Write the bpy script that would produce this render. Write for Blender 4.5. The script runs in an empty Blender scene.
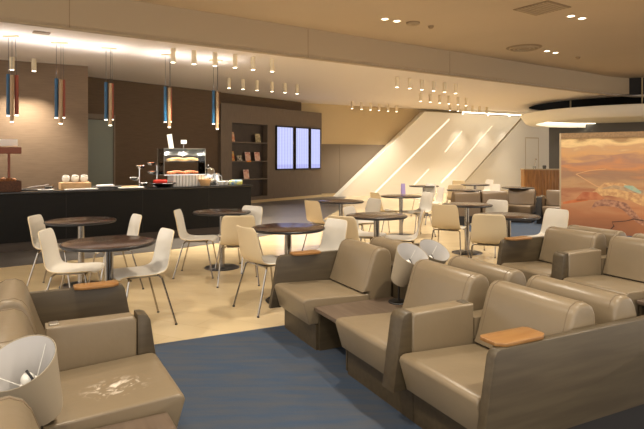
import bpy, bmesh, math, random
from mathutils import Matrix, Vector
random.seed(7)
C = bpy.context.scene.collection
PI = math.pi
def R(d): return math.radians(d)

# ------------------------------------------------------------------ camera
F, HOR, EYE = 540.0, 158.0, 1.42
cam = bpy.data.cameras.new('camera'); cam_o = bpy.data.objects.new('camera', cam); C.objects.link(cam_o)
cam.sensor_fit = 'HORIZONTAL'; cam.sensor_width = 36.0; cam.lens = F / 644 * 36
cam.shift_y = -(429 / 2 - HOR) / 644
cam.clip_start = 0.05; cam.clip_end = 200
cam_o.location = (0, 0, EYE); cam_o.rotation_euler = (PI / 2, 0, 0)
bpy.context.scene.camera = cam_o
# ------------------------------------------------------------------ world, exposure
w = bpy.data.worlds.new('world'); bpy.context.scene.world = w; w.use_nodes = True
w.node_tree.nodes['Background'].inputs[0].default_value = (1.0, 0.93, 0.85, 1)
w.node_tree.nodes['Background'].inputs[1].default_value = 0.85
vs = bpy.context.scene.view_settings
vs.view_transform = 'Standard'; vs.look = 'None'; vs.gamma = 1; vs.use_curve_mapping = False
vs.exposure = 1.3
SPOT_W, DOWN_W, PEND_W, WALLWASH_W = 105, 115, 22, 55
PEND_UP_W = 13
WARM = (1.0, 0.89, 0.73)
SC = bpy.context.scene
SC.cycles.use_denoising = True
SC.cycles.max_bounces = 8; SC.cycles.diffuse_bounces = 4; SC.cycles.sample_clamp_indirect = 4

# ------------------------------------------------------------------ helpers
def lin(c):
    return tuple(((v / 255) / 12.92 if v / 255 <= 0.04045 else ((v / 255 + 0.055) / 1.055) ** 2.4) for v in c)
def at(px, py, z):            # where the sight line through a photo point meets height z
    d = F * (EYE - z) / (py - HOR)
    return Vector(((px - 322) / F * d, d, z))
def nd(nt, t, **kw):
    n = nt.nodes.new(t)
    for k, v in kw.items(): setattr(n, k, v)
    return n
def mat(name, rgb, rough=0.6, metal=0.0, noise=0.0, nscale=6.0, stretch=(1, 1, 1), rgb2=None, bump=0.0, bscale=None,
        emit=None, estr=0.0, spec=0.5, trans=0.0, coat=0.0):
    m = bpy.data.materials.new(name); m.use_nodes = True
    nt = m.node_tree; b = nt.nodes['Principled BSDF']
    c1 = lin(rgb) + (1,)
    b.inputs['Base Color'].default_value = c1
    b.inputs['Roughness'].default_value = rough; b.inputs['Metallic'].default_value = metal
    b.inputs['Specular IOR Level'].default_value = spec
    b.inputs['Transmission Weight'].default_value = trans
    b.inputs['Coat Weight'].default_value = coat
    tc = nd(nt, 'ShaderNodeTexCoord'); mp = nd(nt, 'ShaderNodeMapping'); mp.inputs['Scale'].default_value = stretch
    nt.links.new(tc.outputs['Object'], mp.inputs['Vector'])
    nz = nd(nt, 'ShaderNodeTexNoise'); nz.inputs['Scale'].default_value = nscale; nz.inputs['Detail'].default_value = 5
    nt.links.new(mp.outputs[0], nz.inputs['Vector'])
    if noise > 0 or rgb2:
        mx = nd(nt, 'ShaderNodeMix', data_type='RGBA')
        c2 = lin(rgb2) + (1,) if rgb2 else tuple(v * (1 - noise) for v in c1[:3]) + (1,)
        mx.inputs[6].default_value = c1; mx.inputs[7].default_value = c2
        rp = nd(nt, 'ShaderNodeMapRange'); rp.inputs[1].default_value = 0.35; rp.inputs[2].default_value = 0.65
        nt.links.new(nz.outputs[0], rp.inputs[0]); nt.links.new(rp.outputs[0], mx.inputs[0])
        nt.links.new(mx.outputs[2], b.inputs['Base Color'])
    if bump > 0:
        bp = nd(nt, 'ShaderNodeBump'); bp.inputs['Strength'].default_value = bump; bp.inputs['Distance'].default_value = 0.01
        n2 = nz
        if bscale:
            n2 = nd(nt, 'ShaderNodeTexNoise'); n2.inputs['Scale'].default_value = bscale; n2.inputs['Detail'].default_value = 3
            nt.links.new(mp.outputs[0], n2.inputs['Vector'])
        nt.links.new(n2.outputs[0], bp.inputs['Height']); nt.links.new(bp.outputs[0], b.inputs['Normal'])
    if emit:
        b.inputs['Emission Color'].default_value = lin(emit) + (1,); b.inputs['Emission Strength'].default_value = estr
    return m

def finish(bm, ang=35):
    bmesh.ops.remove_doubles(bm, verts=bm.verts, dist=1e-5)
    bmesh.ops.recalc_face_normals(bm, faces=bm.faces)
    for f in bm.faces: f.smooth = True
    for e in bm.edges:
        if len(e.link_faces) == 2 and e.calc_face_angle(0) > R(ang): e.smooth = False
def obj(name, bm, m, parent=None, ang=35, tf=True):
    if tf: finish(bm, ang)
    me = bpy.data.meshes.new(name); bm.to_mesh(me); bm.free()
    for k in (m if isinstance(m, (list, tuple)) else [m]): me.materials.append(k)
    o = bpy.data.objects.new(name, me); C.objects.link(o)
    if parent: o.parent = parent
    return o
def tag(o, label=None, cat=None, group=None, kind=None):
    if label: o['label'] = label
    if cat: o['category'] = cat
    if group: o['group'] = group
    if kind: o['kind'] = kind
    return o
def thing(name, label, cat, loc=(0, 0, 0), rotz=0.0, group=None):
    o = bpy.data.objects.new(name, None); C.objects.link(o); o.empty_display_size = 0.1
    o.location = loc; o.rotation_euler = (0, 0, rotz)
    return tag(o, label, cat, group)
def struct(name, bm, m, **k): return tag(obj(name, bm, m, **k), kind='structure')
def dup(root, loc=None, rotz=None, label=None, group=None):
    def cp(o, par):
        c = o.copy(); C.objects.link(c)
        if par: c.parent = par
        for ch in list(o.children): cp(ch, c)
        return c
    r = cp(root, None)
    if loc is not None: r.location = loc
    if rotz is not None: r.rotation_euler = (0, 0, rotz)
    if label: r['label'] = label
    if group: r['group'] = group
    return r
def B(): return bmesh.new()
def box(bm, lo, hi, r=0.0, seg=2, M=None):
    v = [bm.verts.new((x, y, z)) for x in (lo[0], hi[0]) for y in (lo[1], hi[1]) for z in (lo[2], hi[2])]
    fs = [bm.faces.new([v[i] for i in q]) for q in ((0, 1, 3, 2), (4, 6, 7, 5), (0, 4, 5, 1), (2, 3, 7, 6), (0, 2, 6, 4), (1, 5, 7, 3))]
    vs_ = v
    if r > 0:
        es = list({e for f in fs for e in f.edges})
        res = bmesh.ops.bevel(bm, geom=es, offset=r, segments=seg, affect='EDGES', profile=0.5)
        vs_ = list({vv for f in res['faces'] for vv in f.verts})
    if M is not None: bmesh.ops.transform(bm, matrix=M, verts=list(set(vs_)))
    return bm
def prism(bm, prof, x0, x1, r=0.0, seg=3, axis='x'):
    """profile of (y,z) points extruded along x (or (x,z) along y, or (x,y) along z)"""
    def P(a, b, t):
        return {'x': (t, a, b), 'y': (a, t, b), 'z': (a, b, t)}[axis]
    A = [bm.verts.new(P(a, b, x0)) for a, b in prof]; Bv = [bm.verts.new(P(a, b, x1)) for a, b in prof]
    n = len(prof); fs = [bm.faces.new(A), bm.faces.new(Bv[::-1])]
    for i in range(n): fs.append(bm.faces.new([A[i], Bv[i], Bv[(i + 1) % n], A[(i + 1) % n]]))
    bmesh.ops.recalc_face_normals(bm, faces=fs)
    if r > 0:
        es = [e for f in fs[:2] for e in f.edges]
        bmesh.ops.bevel(bm, geom=list(set(es)), offset=r, segments=seg, affect='EDGES', profile=0.5)
    return bm
def tube(bm, pts, r, n=10, cap=True):
    pts = [Vector(p) for p in pts]; rings = []
    for i, p in enumerate(pts):
        if i == 0: d = pts[1] - p
        elif i == len(pts) - 1: d = p - pts[i - 1]
        else: d = (pts[i + 1] - p).normalized() + (p - pts[i - 1]).normalized()
        d.normalize()
        u = d.orthogonal().normalized() if i == 0 else (pu - d * pu.dot(d)).normalized()
        pu = u; v = d.cross(u); rr = r[i] if isinstance(r, (list, tuple)) else r
        rings.append([bm.verts.new(p + (u * math.cos(2 * PI * k / n) + v * math.sin(2 * PI * k / n)) * rr) for k in range(n)])
    for a, b in zip(rings, rings[1:]):
        for k in range(n): bm.faces.new([a[k], a[(k + 1) % n], b[(k + 1) % n], b[k]])
    if cap: bm.faces.new(rings[0][::-1]); bm.faces.new(rings[-1])
    return bm
def lathe(bm, prof, n=32, c=(0, 0, 0), M=None, closed=False):
    rings = []; new = []
    for r, z in prof:
        if r < 1e-6: rings.append([bm.verts.new((c[0], c[1], c[2] + z))])
        else: rings.append([bm.verts.new((c[0] + r * math.cos(2 * PI * k / n), c[1] + r * math.sin(2 * PI * k / n), c[2] + z)) for k in range(n)])
        new += rings[-1]
    seq = list(zip(rings, rings[1:])) + ([(rings[-1], rings[0])] if closed else [])
    for a, b in seq:
        for k in range(n):
            k2 = (k + 1) % n
            q = [a[k % len(a)], a[k2 % len(a)], b[k2 % len(b)], b[k % len(b)]]
            q = [x for i, x in enumerate(q) if x not in q[:i]]
            if len(q) > 2:
                try: bm.faces.new(q)
                except ValueError: pass
    if M is not None: bmesh.ops.transform(bm, matrix=M, verts=new)
    return bm
def ball(bm, c, r, sx=1, sy=1, sz=1, n=10):
    res = bmesh.ops.create_uvsphere(bm, u_segments=n, v_segments=max(5, n // 2 + 1), radius=r)
    bmesh.ops.transform(bm, matrix=Matrix.Translation(c) @ Matrix.Diagonal((sx, sy, sz, 1)), verts=res['verts'])
    return bm
def wall_slab(bm, p, q, z0, z1, t):
    """vertical slab whose face runs p->q; thickness t lies to the left of p->q"""
    p = Vector(p[:2]); q = Vector(q[:2]); d = (q - p).normalized(); nrm = Vector((-d.y, d.x)) * t
    pts = [p, q, q + nrm, p + nrm]
    prism(bm, [(v.x, v.y) for v in pts], z0, z1, axis='z')
    return bm
def lamp(kind, name, loc, energy, color, parent=None, size=0.1, spot=None, rot=None, blend=0.6):
    l = bpy.data.lights.new(name, kind); l.energy = energy; l.color = color
    if kind == 'SPOT': l.spot_size = R(spot); l.spot_blend = blend; l.shadow_soft_size = size
    elif kind == 'AREA': l.shape = 'DISK'; l.size = size
    else: l.shadow_soft_size = size
    o = bpy.data.objects.new(name, l); C.objects.link(o); o.location = loc
    if rot: o.rotation_euler = rot
    if parent: o.parent = parent
    return o

# ------------------------------------------------------------------ materials
M = {}
M['tile'] = mat('cream_floor', (214, 193, 154), 0.20, noise=0.10, nscale=2.5, stretch=(0.25, 1.6, 1), spec=0.5)
M['strip'] = mat('grey_floor', (92, 86, 80), 0.35, noise=0.15, nscale=3)
M['carpet'] = mat('blue_carpet', (66, 80, 100), 0.95, rgb2=(80, 84, 92), nscale=5, stretch=(0.5, 3, 1), bump=0.5, bscale=200, spec=0.1)
M['wallbrown'] = mat('brown_fabric_wall', (132, 112, 92), 0.85, noise=0.12, nscale=4, stretch=(1, 1, 12), bump=0.25, bscale=90, spec=0.2)
M['walldark'] = mat('dark_brown_wall', (104, 86, 68), 0.85, noise=0.12, nscale=4, stretch=(1, 1, 12), spec=0.2)
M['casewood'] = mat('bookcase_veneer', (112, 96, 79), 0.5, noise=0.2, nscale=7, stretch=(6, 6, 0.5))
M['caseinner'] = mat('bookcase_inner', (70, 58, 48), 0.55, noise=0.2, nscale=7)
M['cream'] = mat('cream_wall', (196, 174, 134), 0.8)
M['taupe_panel'] = mat('taupe_panel', (122, 108, 90), 0.7)
M['white'] = mat('white_plaster', (236, 230, 216), 0.6)
M['ceil_low'] = mat('low_ceiling_paint', (226, 216, 206), 0.8)
M['ceil_high'] = mat('high_ceiling_paint', (188, 169, 143), 0.8, noise=0.05, nscale=0.6)
M['bulk'] = mat('bulkhead_paint', (172, 153, 125), 0.75)
M['black'] = mat('black_stone', (20, 18, 16), 0.22, noise=0.2, nscale=9)
M['blackpanel'] = mat('black_panel', (20, 18, 15), 0.5, noise=0.2, nscale=5, stretch=(1, 1, 6), spec=0.2)
M['plinth'] = mat('brown_plinth', (66, 54, 44), 0.5)
M['door'] = mat('green_grey_door', (118, 122, 108), 0.4)
M['leather'] = mat('taupe_leather', (131, 115, 91), 0.36, noise=0.08, nscale=3, bump=0.30, bscale=7, spec=0.5)
M['leather_dark'] = mat('brown_leather', (112, 92, 68), 0.4, noise=0.1, nscale=3, bump=0.3, bscale=7)
M['seam'] = mat('leather_piping', (116, 98, 74), 0.5)
M['wood'] = mat('grey_oak', (82, 70, 50), 0.45, rgb2=(71, 59, 41), nscale=3.2, stretch=(9, 0.8, 9))
M['wood2'] = mat('grey_oak_table', (104, 88, 73), 0.4, rgb2=(92, 76, 62), nscale=3.2, stretch=(1, 9, 9))
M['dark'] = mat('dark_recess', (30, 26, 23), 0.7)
M['oak'] = mat('orange_oak', (152, 110, 60), 0.4, rgb2=(140, 96, 48), nscale=6, stretch=(6, 0.8, 1))
M['tabletop'] = mat('dark_walnut_laminate', (70, 48, 36), 0.2, rgb2=(58, 38, 28), nscale=8, stretch=(0.5, 6, 1))
M['edge'] = mat('black_edge', (26, 22, 20), 0.4)
M['chrome'] = mat('chrome', (160, 154, 146), 0.18, metal=1.0)
M['brushed'] = mat('brushed_steel', (170, 164, 152), 0.3, metal=1.0)
M['basedisc'] = mat('dark_steel_base', (60, 60, 64), 0.3, metal=0.7)
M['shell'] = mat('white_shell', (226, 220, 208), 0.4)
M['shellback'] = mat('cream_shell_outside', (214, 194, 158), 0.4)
M['shade'] = mat('lamp_shade_fabric', (176, 162, 138), 0.8)
M['shade_in'] = mat('lamp_shade_lining', (196, 192, 188), 0.8)
M['bulb'] = mat('lamp_bulb', (232, 230, 222), 0.2)
M['blue'] = mat('blue_tube', (26, 78, 112), 0.35)
M['bronze'] = mat('bronze_tube', (156, 130, 98), 0.4, metal=0.3)
M['rust'] = mat('rust_tube', (130, 52, 26), 0.4)
M['spotwhite'] = mat('spot_housing', (226, 210, 178), 0.5)
M['lens'] = mat('lamp_lens', (255, 244, 220), 0.4, emit=(255, 240, 214), estr=3)
M['led'] = mat('led_slot', (255, 240, 210), 0.4, emit=(255, 246, 226), estr=0.40)
M['cove'] = mat('cove_light', (255, 244, 220), 0.4, emit=(255, 244, 222), estr=2.6)
M['grille'] = mat('vent_grille', (140, 118, 88), 0.6)
M['dgrey'] = mat('dark_grey_wall', (86, 84, 82), 0.7)
M['deskwood'] = mat('tambour_wood', (158, 112, 60), 0.45, rgb2=(126, 84, 42), nscale=5, stretch=(6, 6, 0.5))
M['glass'] = mat('clear_glass', (235, 240, 238), 0.03, trans=0.95)
nt = M['glass'].node_tree; out = nt.nodes['Material Output']
tr_ = nd(nt, 'ShaderNodeBsdfTransparent'); tr_.inputs[0].default_value = (0.93, 0.96, 0.95, 1); gl_ = nd(nt, 'ShaderNodeBsdfGlossy'); gl_.inputs['Roughness'].default_value = 0.04
fr_ = nd(nt, 'ShaderNodeFresnel'); fr_.inputs[0].default_value = 1.5; mxs = nd(nt, 'ShaderNodeMixShader')
nt.links.new(fr_.outputs[0], mxs.inputs[0]); nt.links.new(tr_.outputs[0], mxs.inputs[1]); nt.links.new(gl_.outputs[0], mxs.inputs[2]); nt.links.new(mxs.outputs[0], out.inputs[0])
M['porcelain'] = mat('white_porcelain', (236, 232, 224), 0.25)
M['steel'] = mat('polished_steel', (214, 214, 212), 0.12, metal=1)
M['bread'] = mat('bread', (150, 96, 50), 0.8, rgb2=(110, 64, 30), nscale=30)
M['basket'] = mat('wicker', (96, 56, 30), 0.7, rgb2=(60, 34, 18), nscale=60, bump=0.6)
M['redwood'] = mat('reddish_wood', (124, 62, 34), 0.45)
M['lightwood'] = mat('light_wood_crate', (196, 158, 112), 0.6)
M['red'] = mat('red_food', (214, 44, 24), 0.4)
M['orangefood'] = mat('pastry', (214, 150, 84), 0.7, rgb2=(232, 196, 140), nscale=40)
M['strawberry'] = mat('berry_pastry', (190, 66, 38), 0.6, rgb2=(222, 150, 96), nscale=40)
M['paper'] = mat('white_card', (240, 238, 232), 0.7)
M['bluepack'] = mat('blue_packet', (70, 130, 190), 0.4, rgb2=(220, 210, 90), nscale=14)
M['lav'] = mat('lavender_card', (178, 160, 214), 0.6)

# floor seams: joints between big tiles
def tile_joints(m):
    nt = m.node_tree; b = nt.nodes['Principled BSDF']
    tc = nd(nt, 'ShaderNodeTexCoord'); mp = nd(nt, 'ShaderNodeMapping'); mp.inputs['Rotation'].default_value = (0, 0, R(26.5))
    br = nd(nt, 'ShaderNodeTexBrick'); br.inputs['Scale'].default_value = 1.0
    br.inputs['Brick Width'].default_value = 1.2; br.inputs['Row Height'].default_value = 0.3; br.inputs['Mortar Size'].default_value = 0.003
    br.inputs['Color1'].default_value = (1, 1, 1, 1); br.inputs['Color2'].default_value = (0.95, 0.94, 0.92, 1); br.inputs['Mortar'].default_value = (0.86, 0.83, 0.78, 1)
    nt.links.new(tc.outputs['Object'], mp.inputs[0]); nt.links.new(mp.outputs[0], br.inputs['Vector'])
    mx = nd(nt, 'ShaderNodeMix', data_type='RGBA', blend_type='MULTIPLY'); mx.inputs[0].default_value = 1
    src = b.inputs['Base Color'].links[0].from_socket
    nt.links.new(src, mx.inputs[6]); nt.links.new(br.outputs['Color'], mx.inputs[7]); nt.links.new(mx.outputs[2], b.inputs['Base Color'])
tile_joints(M['tile'])

def screen_mat():
    m = bpy.data.materials.new('departure_screen'); m.use_nodes = True; nt = m.node_tree; b = nt.nodes['Principled BSDF']
    b.inputs['Base Color'].default_value = (0.02, 0.02, 0.03, 1); b.inputs['Roughness'].default_value = 0.2
    tc = nd(nt, 'ShaderNodeTexCoord'); sp = nd(nt, 'ShaderNodeSeparateXYZ'); nt.links.new(tc.outputs['Generated'], sp.inputs[0])
    wv = nd(nt, 'ShaderNodeTexWave', wave_type='BANDS', bands_direction='X'); wv.inputs['Scale'].default_value = 1.7; wv.inputs['Distortion'].default_value = 0.3
    wz = nd(nt, 'ShaderNodeTexWave', wave_type='BANDS', bands_direction='Z'); wz.inputs['Scale'].default_value = 9
    nt.links.new(tc.outputs['Generated'], wv.inputs[0]); nt.links.new(tc.outputs['Generated'], wz.inputs[0])
    ad = nd(nt, 'ShaderNodeMath', operation='MULTIPLY'); nt.links.new(wv.outputs[1], ad.inputs[0]); ad.inputs[1].default_value = 0.45
    a2 = nd(nt, 'ShaderNodeMath', operation='MULTIPLY_ADD'); nt.links.new(wz.outputs[1], a2.inputs[0]); a2.inputs[1].default_value = 0.2; nt.links.new(ad.outputs[0], a2.inputs[2])
    gt = nd(nt, 'ShaderNodeMath', operation='LESS_THAN'); nt.links.new(sp.outputs[2], gt.inputs[0]); gt.inputs[1].default_value = 0.1
    a3 = nd(nt, 'ShaderNodeMath', operation='MULTIPLY_ADD'); nt.links.new(gt.outputs[0], a3.inputs[0]); a3.inputs[1].default_value = 0.35; nt.links.new(a2.outputs[0], a3.inputs[2])
    mx = nd(nt, 'ShaderNodeMix', data_type='RGBA'); nt.links.new(a3.outputs[0], mx.inputs[0])
    mx.inputs[6].default_value = lin((206, 214, 252)) + (1,); mx.inputs[7].default_value = lin((158, 158, 226)) + (1,)
    nt.links.new(mx.outputs[2], b.inputs['Emission Color']); b.inputs['Emission Strength'].default_value = 0.45
    return m
M['screen'] = screen_mat()

def mural_mat():
    m = bpy.data.materials.new('desert_painting'); m.use_nodes = True; nt = m.node_tree; b = nt.nodes['Principled BSDF']
    b.inputs['Roughness'].default_value = 0.55
    tc = nd(nt, 'ShaderNodeTexCoord'); mp = nd(nt, 'ShaderNodeMapping'); mp.inputs['Scale'].default_value = (1.2, 1, 5)
    nt.links.new(tc.outputs['Object'], mp.inputs[0])
    nz = nd(nt, 'ShaderNodeTexNoise'); nz.inputs['Scale'].default_value = 1.3; nz.inputs['Detail'].default_value = 8; nz.inputs['Distortion'].default_value = 0.6
    nt.links.new(mp.outputs[0], nz.inputs[0])
    sp = nd(nt, 'ShaderNodeSeparateXYZ'); nt.links.new(tc.outputs['Generated'], sp.inputs[0])
    ma = nd(nt, 'ShaderNodeMath', operation='MULTIPLY_ADD'); nt.links.new(nz.outputs[0], ma.inputs[0]); ma.inputs[1].default_value = 0.34; nt.links.new(sp.outputs[2], ma.inputs[2])
    sb = nd(nt, 'ShaderNodeMath', operation='SUBTRACT'); nt.links.new(ma.outputs[0], sb.inputs[0]); sb.inputs[1].default_value = 0.17
    cr = nd(nt, 'ShaderNodeValToRGB'); nt.links.new(sb.outputs[0], cr.inputs[0])
    stops = [(0.0, (150, 98, 66)), (0.22, (176, 116, 78)), (0.34, (188, 138, 98)), (0.42, (160, 104, 74)), (0.5, (180, 142, 102)), (0.6, (150, 116, 92)),
             (0.68, (192, 132, 84)), (0.76, (158, 120, 100)), (0.82, (196, 150, 98)), (0.9, (184, 146, 106)), (0.95, (214, 184, 132)), (1.0, (150, 120, 82))]
    e = cr.color_ramp.elements
    e[0].position = 0; e[0].color = lin(stops[0][1]) + (1,); e[1].position = 1; e[1].color = lin(stops[-1][1]) + (1,)
    for p_, c_ in stops[1:-1]:
        k = e.new(p_); k.color = lin(c_) + (1,)
    nt.links.new(cr.outputs[0], b.inputs['Base Color'])
    return m
M['mural'] = mural_mat()

# ------------------------------------------------------------------ frames
uR = Vector((0.822, 0.569, 0)); vR = Vector((-0.569, 0.822, 0)); angR = math.atan2(uR.y, uR.x)
SA = Vector((0.444, -0.896, 0)); SB = Vector((0.896, 0.444, 0)); angS = math.atan2(SA.y, SA.x)
OA = Vector((-0.338, 4.56, 0)); OB = Vector((1.81, 5.405, 0)); OCC = Vector((-1.354, 3.53, 0))
angC = R(-60.9); CA = Vector((math.cos(angC), math.sin(angC), 0)); CB = Vector((-CA.y, CA.x, 0))
LOW, HIGH = 3.40, 3.97

# ================================================================== SETTING
# floor
bm = B(); box(bm, (-12, -2.5, -0.1), (22, 30, 0)); struct('floor', bm, M['tile'])
# curved grey walkway in front of the counter and along the left
edge = [(-9, 4.0), (-6.5, 5.6), (-4.16, 6.98), (-2.34, 8.36), (-1.3, 9.45), (-0.72, 10.3), (0.0, 12.3), (0.5, 15.0), (0.9, 20.2)]
edge2 = [(-0.5, 19.45), (-3.0, 15.9), (-5.7, 13.0), (-8.8, 11.4), (-11, 9.5)]
bm = B(); prism(bm, edge + edge2, 0.0, 0.004, axis='z')
bmesh.ops.triangulate(bm, faces=bm.faces[:]); struct('floor_walkway', bm, M['strip'])
# blue carpet under the near seating
c0 = OA - 0.0 * SA
pts = [c0 - SB * 6.5, c0 + SB * 5.2, c0 + SB * 5.2 + SA * 8.5, c0 - SB * 6.5 + SA * 8.5]
bm = B(); prism(bm, [(p.x, p.y) for p in pts], 0.0, 0.006, axis='z'); struct('floor_carpet', bm, M['carpet'])
pts = [(2.7, 8.9), (5.2, 9.2), (9.0, 13.0), (8.0, 16), (3.2, 13.8)]
bm = B(); prism(bm, pts, 0.0, 0.006, axis='z'); struct('floor_carpet_far', bm, M['carpet'])

# low ceiling with a round opening
def bl(t, off=0): return Vector((-4.59, 7.7, 0)) + Vector((0.829, 0.56, 0)) * t + Vector((-0.56, 0.829, 0)) * off
HC, HR = (11.3, 20.3), 3.3
outer = [bl(-7), bl(15.9), bl(16.6) , Vector((10.2, 17.4, 0)), Vector((20, 17.4, 0)), Vector((20, 31, 0)), Vector((-12, 31, 0))]
cu = bpy.data.curves.new('tmp', 'CURVE'); cu.dimensions = '2D'; cu.fill_mode = 'BOTH'; cu.extrude = 0.02
def spl(ps):
    s = cu.splines.new('POLY'); s.points.add(len(ps) - 1)
    for i, p_ in enumerate(ps): s.points[i].co = (p_[0], p_[1], 0, 1)
    s.use_cyclic_u = True
spl([(p_.x, p_.y) for p_ in outer])
spl([(HC[0] + HR * math.cos(a), HC[1] + HR * math.sin(a)) for a in [2 * PI * k / 64 for k in range(64)]])
co = bpy.data.objects.new('tmp', cu); C.objects.link(co)
dg = bpy.context.evaluated_depsgraph_get(); me = bpy.data.meshes.new_from_object(co.evaluated_get(dg))
bpy.data.objects.remove(co)
co = bpy.data.objects.new('ceiling', me); C.objects.link(co); co.location = (0, 0, LOW + 0.02)
me.materials.clear(); me.materials.append(M['ceil_low']); tag(co, kind='structure')
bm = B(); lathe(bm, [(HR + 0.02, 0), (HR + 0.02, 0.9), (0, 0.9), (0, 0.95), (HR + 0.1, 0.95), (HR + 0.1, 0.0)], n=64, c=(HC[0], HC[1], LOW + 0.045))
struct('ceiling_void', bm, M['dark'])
# bulkhead face and high ceiling
bm = B()
fc = [bl(-7), bl(15.9), bl(16.6), Vector((10.2, 17.4, 0)), Vector((20, 17.4, 0))]
bk = [p_ + Vector((-0.05, 0.08, 0)) for p_ in fc]
prism(bm, [(p_.x, p_.y) for p_ in fc] + [(p_.x, p_.y) for p_ in bk[::-1]], LOW - 0.02, HIGH + 0.3, axis='z')
struct('wall_bulkhead', bm, M['bulk'], ang=20)
bm = B(); prism(bm, [(p_.x, p_.y) for p_ in fc] + [(20, -2.5), (-12, -2.5), (-12, 3.0)], HIGH, HIGH + 0.1, axis='z')
struct('ceiling_high', bm, M['ceil_high'])
# access hatch seams in the bulkhead
bm = B()
for t in (0.9, 5.2, 9.2):
    p_ = bl(t, -0.003); wall_slab(bm, p_, bl(t + 0.012, -0.003), LOW, HIGH - 0.02, 0.004)
struct('trim_1', bm, M['grille'])

# walls
w1a, w1b = Vector((-9.4, 9.3, 0)), Vector((-5.05, 11.65, 0))
bm = B(); wall_slab(bm, w1a, w1b, 0, LOW, 0.3); struct('wall_left', bm, M['wallbrown'])
bp, bd = Vector((-2.99, 16.0, 0)), Vector((0.628, 0.777, 0)).normalized()
bn = Vector((bd.y, -bd.x, 0))            # towards the room
w2a = Vector((-7.6, 11.0, 0)); w2b = bp - bn * 0.12
bm = B(); wall_slab(bm, w2a, w2b + bd * 0.1, 0, LOW, 0.25); struct('wall_back_left', bm, M['walldark'])
bm = B(); wall_slab(bm, bp - bn * 0.25, bp - bn * 0.25 + bd * 3.9, 0, LOW, 0.3); struct('wall_above_bookcase', bm, M['walldark'])
bw = Vector((-0.75, 19.42, 0)); be = Vector((10.75, 25.6, 0)); bwd = (be - bw).normalized(); bwn = Vector((bwd.y, -bwd.x, 0))
bm = B(); wall_slab(bm, bw, be, 0, LOW, 0.3); struct('wall_back', bm, M['cream'])
# lower taupe panels on the back wall
bm = B()
L = 4.6
for x0, x1 in ((0.55, 1.58), (1.59, 4.3)):
    wall_slab(bm, bw + bwd * x0 + bwn * 0.03, bw + bwd * x1 + bwn * 0.03, 0.12, 1.93, 0.028)
struct('wall_panel', bm, M['taupe_panel'])
# folded white feature wall: slanting slabs in wall coordinates (s along the wall, z up)
def on_wall(o, off):
    o.matrix_world = Matrix.Translation(bw + bwn * off) @ Matrix.Rotation(math.atan2(bwd.y, bwd.x), 4, 'Z')
    return o
def sxo(px, off):  # the same on a plane lying off in front of the wall
    r = (px - 322) / F; o_ = bw + bwn * off
    return (r * o_.y - o_.x) / (bwd.x - r * bwd.y)
def wzo(px, py, off):
    d = (bw + bwn * off).y + bwd.y * sxo(px, off)
    return EYE + (HOR - py) * d / F
def sx(px):  # distance along the back wall of an image column
    r = (px - 322) / F
    return (r * bw.y - bw.x) / (bwd.x - r * bwd.y)
def wz(px, py):  # height on the back wall
    s = sx(px); d = bw.y + bwd.y * s
    return EYE + (HOR - py) * d / F
ytop = LOW - 0.12
bm = B(); prism(bm, [(sxo(337, .36), 0.0), (sxo(455, .36), 0.0), (sxo(522, .36), ytop), (sxo(425, .36), ytop)], -0.32, 0.0, axis='y')
on_wall(struct('wall_feature', bm, M['white']), 0.04)
bm = B(); prism(bm, [(sx(455) + 0.01, 0.0), (sx(549), 0.0), (sx(549), ytop), (sx(522) + 0.01, ytop)], -0.05, 0.0, axis='y')
on_wall(struct('wall_feature_end', bm, M['white']), 0.03)
# flush hatch in the end wall
bm = B()
for a_, b_ in (((524, 138), (537, 138)), ((537, 138), (537, 172)), ((524, 138), (524, 172))):
    x0, x1 = sorted((sx(a_[0]), sx(b_[0]))); z0, z1 = sorted((wz(*a_), wz(*b_)))
    box(bm, (x0 - 0.01, -0.006, z0 - 0.01), (x1 + 0.01, 0, z1 + 0.01))
on_wall(struct('trim_2', bm, M['cream']), 0.085)
# diagonal light slots on the wall; the third only paints an edge as glow
slots = [((449.5, 119), (374, 194), 0.026), ((462, 131), (445, 152), 0.016), ((492, 126), (447, 178), 0.010), ((456, 167), (441, 183), 0.026), ((429, 169), (412, 187), 0.018)]
for i, (a_, b_, wd) in enumerate(slots):
    p0 = Vector((sxo(a_[0], .365), wzo(*a_, .365))); p1 = Vector((sxo(b_[0], .365), wzo(*b_, .365)))
    d = (p1 - p0).normalized(); n_ = Vector((-d.y, d.x)) * wd
    bm = B(); prism(bm, [tuple(p0 + n_), tuple(p1 + n_), tuple(p1 - n_), tuple(p0 - n_)], -0.004, 0.0, axis='y')
    o = on_wall(obj('light_slot', bm, M['led']), 0.365)
    tag(o, ['long diagonal light line from ceiling to the taupe panel on the white wall', 'short diagonal light line near the top of the white wall',
            'thin faint diagonal glow added on an edge in the middle of the white wall', 'short bright diagonal light line low on the white wall, above far tables',
            'short diagonal light line lowest and leftmost on the white wall'][i], 'wall light', 'diagonal light lines on the white wall')
# cove strip over the feature wall
bm = B(); box(bm, (sx(447), -0.55, LOW - 0.10), (sx(521), -0.45, LOW - 0.002)); on_wall(struct('trim_3', bm, M['white']), 0.34)
bm = B(); box(bm, (sx(449), -0.55, LOW - 0.135), (sx(519), -0.46, LOW - 0.103))
o = on_wall(obj('cove_light', bm, M['cove']), 0.34); tag(o, 'bright light strip along the top of the white feature wall', 'cove light')
# side walls right of the feature wall (dark grey)
p0 = Vector((9.75, 23.2, 0)); p1 = Vector((20, 17.9, 0))
bm = B(); wall_slab(bm, p0, p1, 0, LOW, 0.25); struct('wall_right', bm, M['dgrey'])
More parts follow.
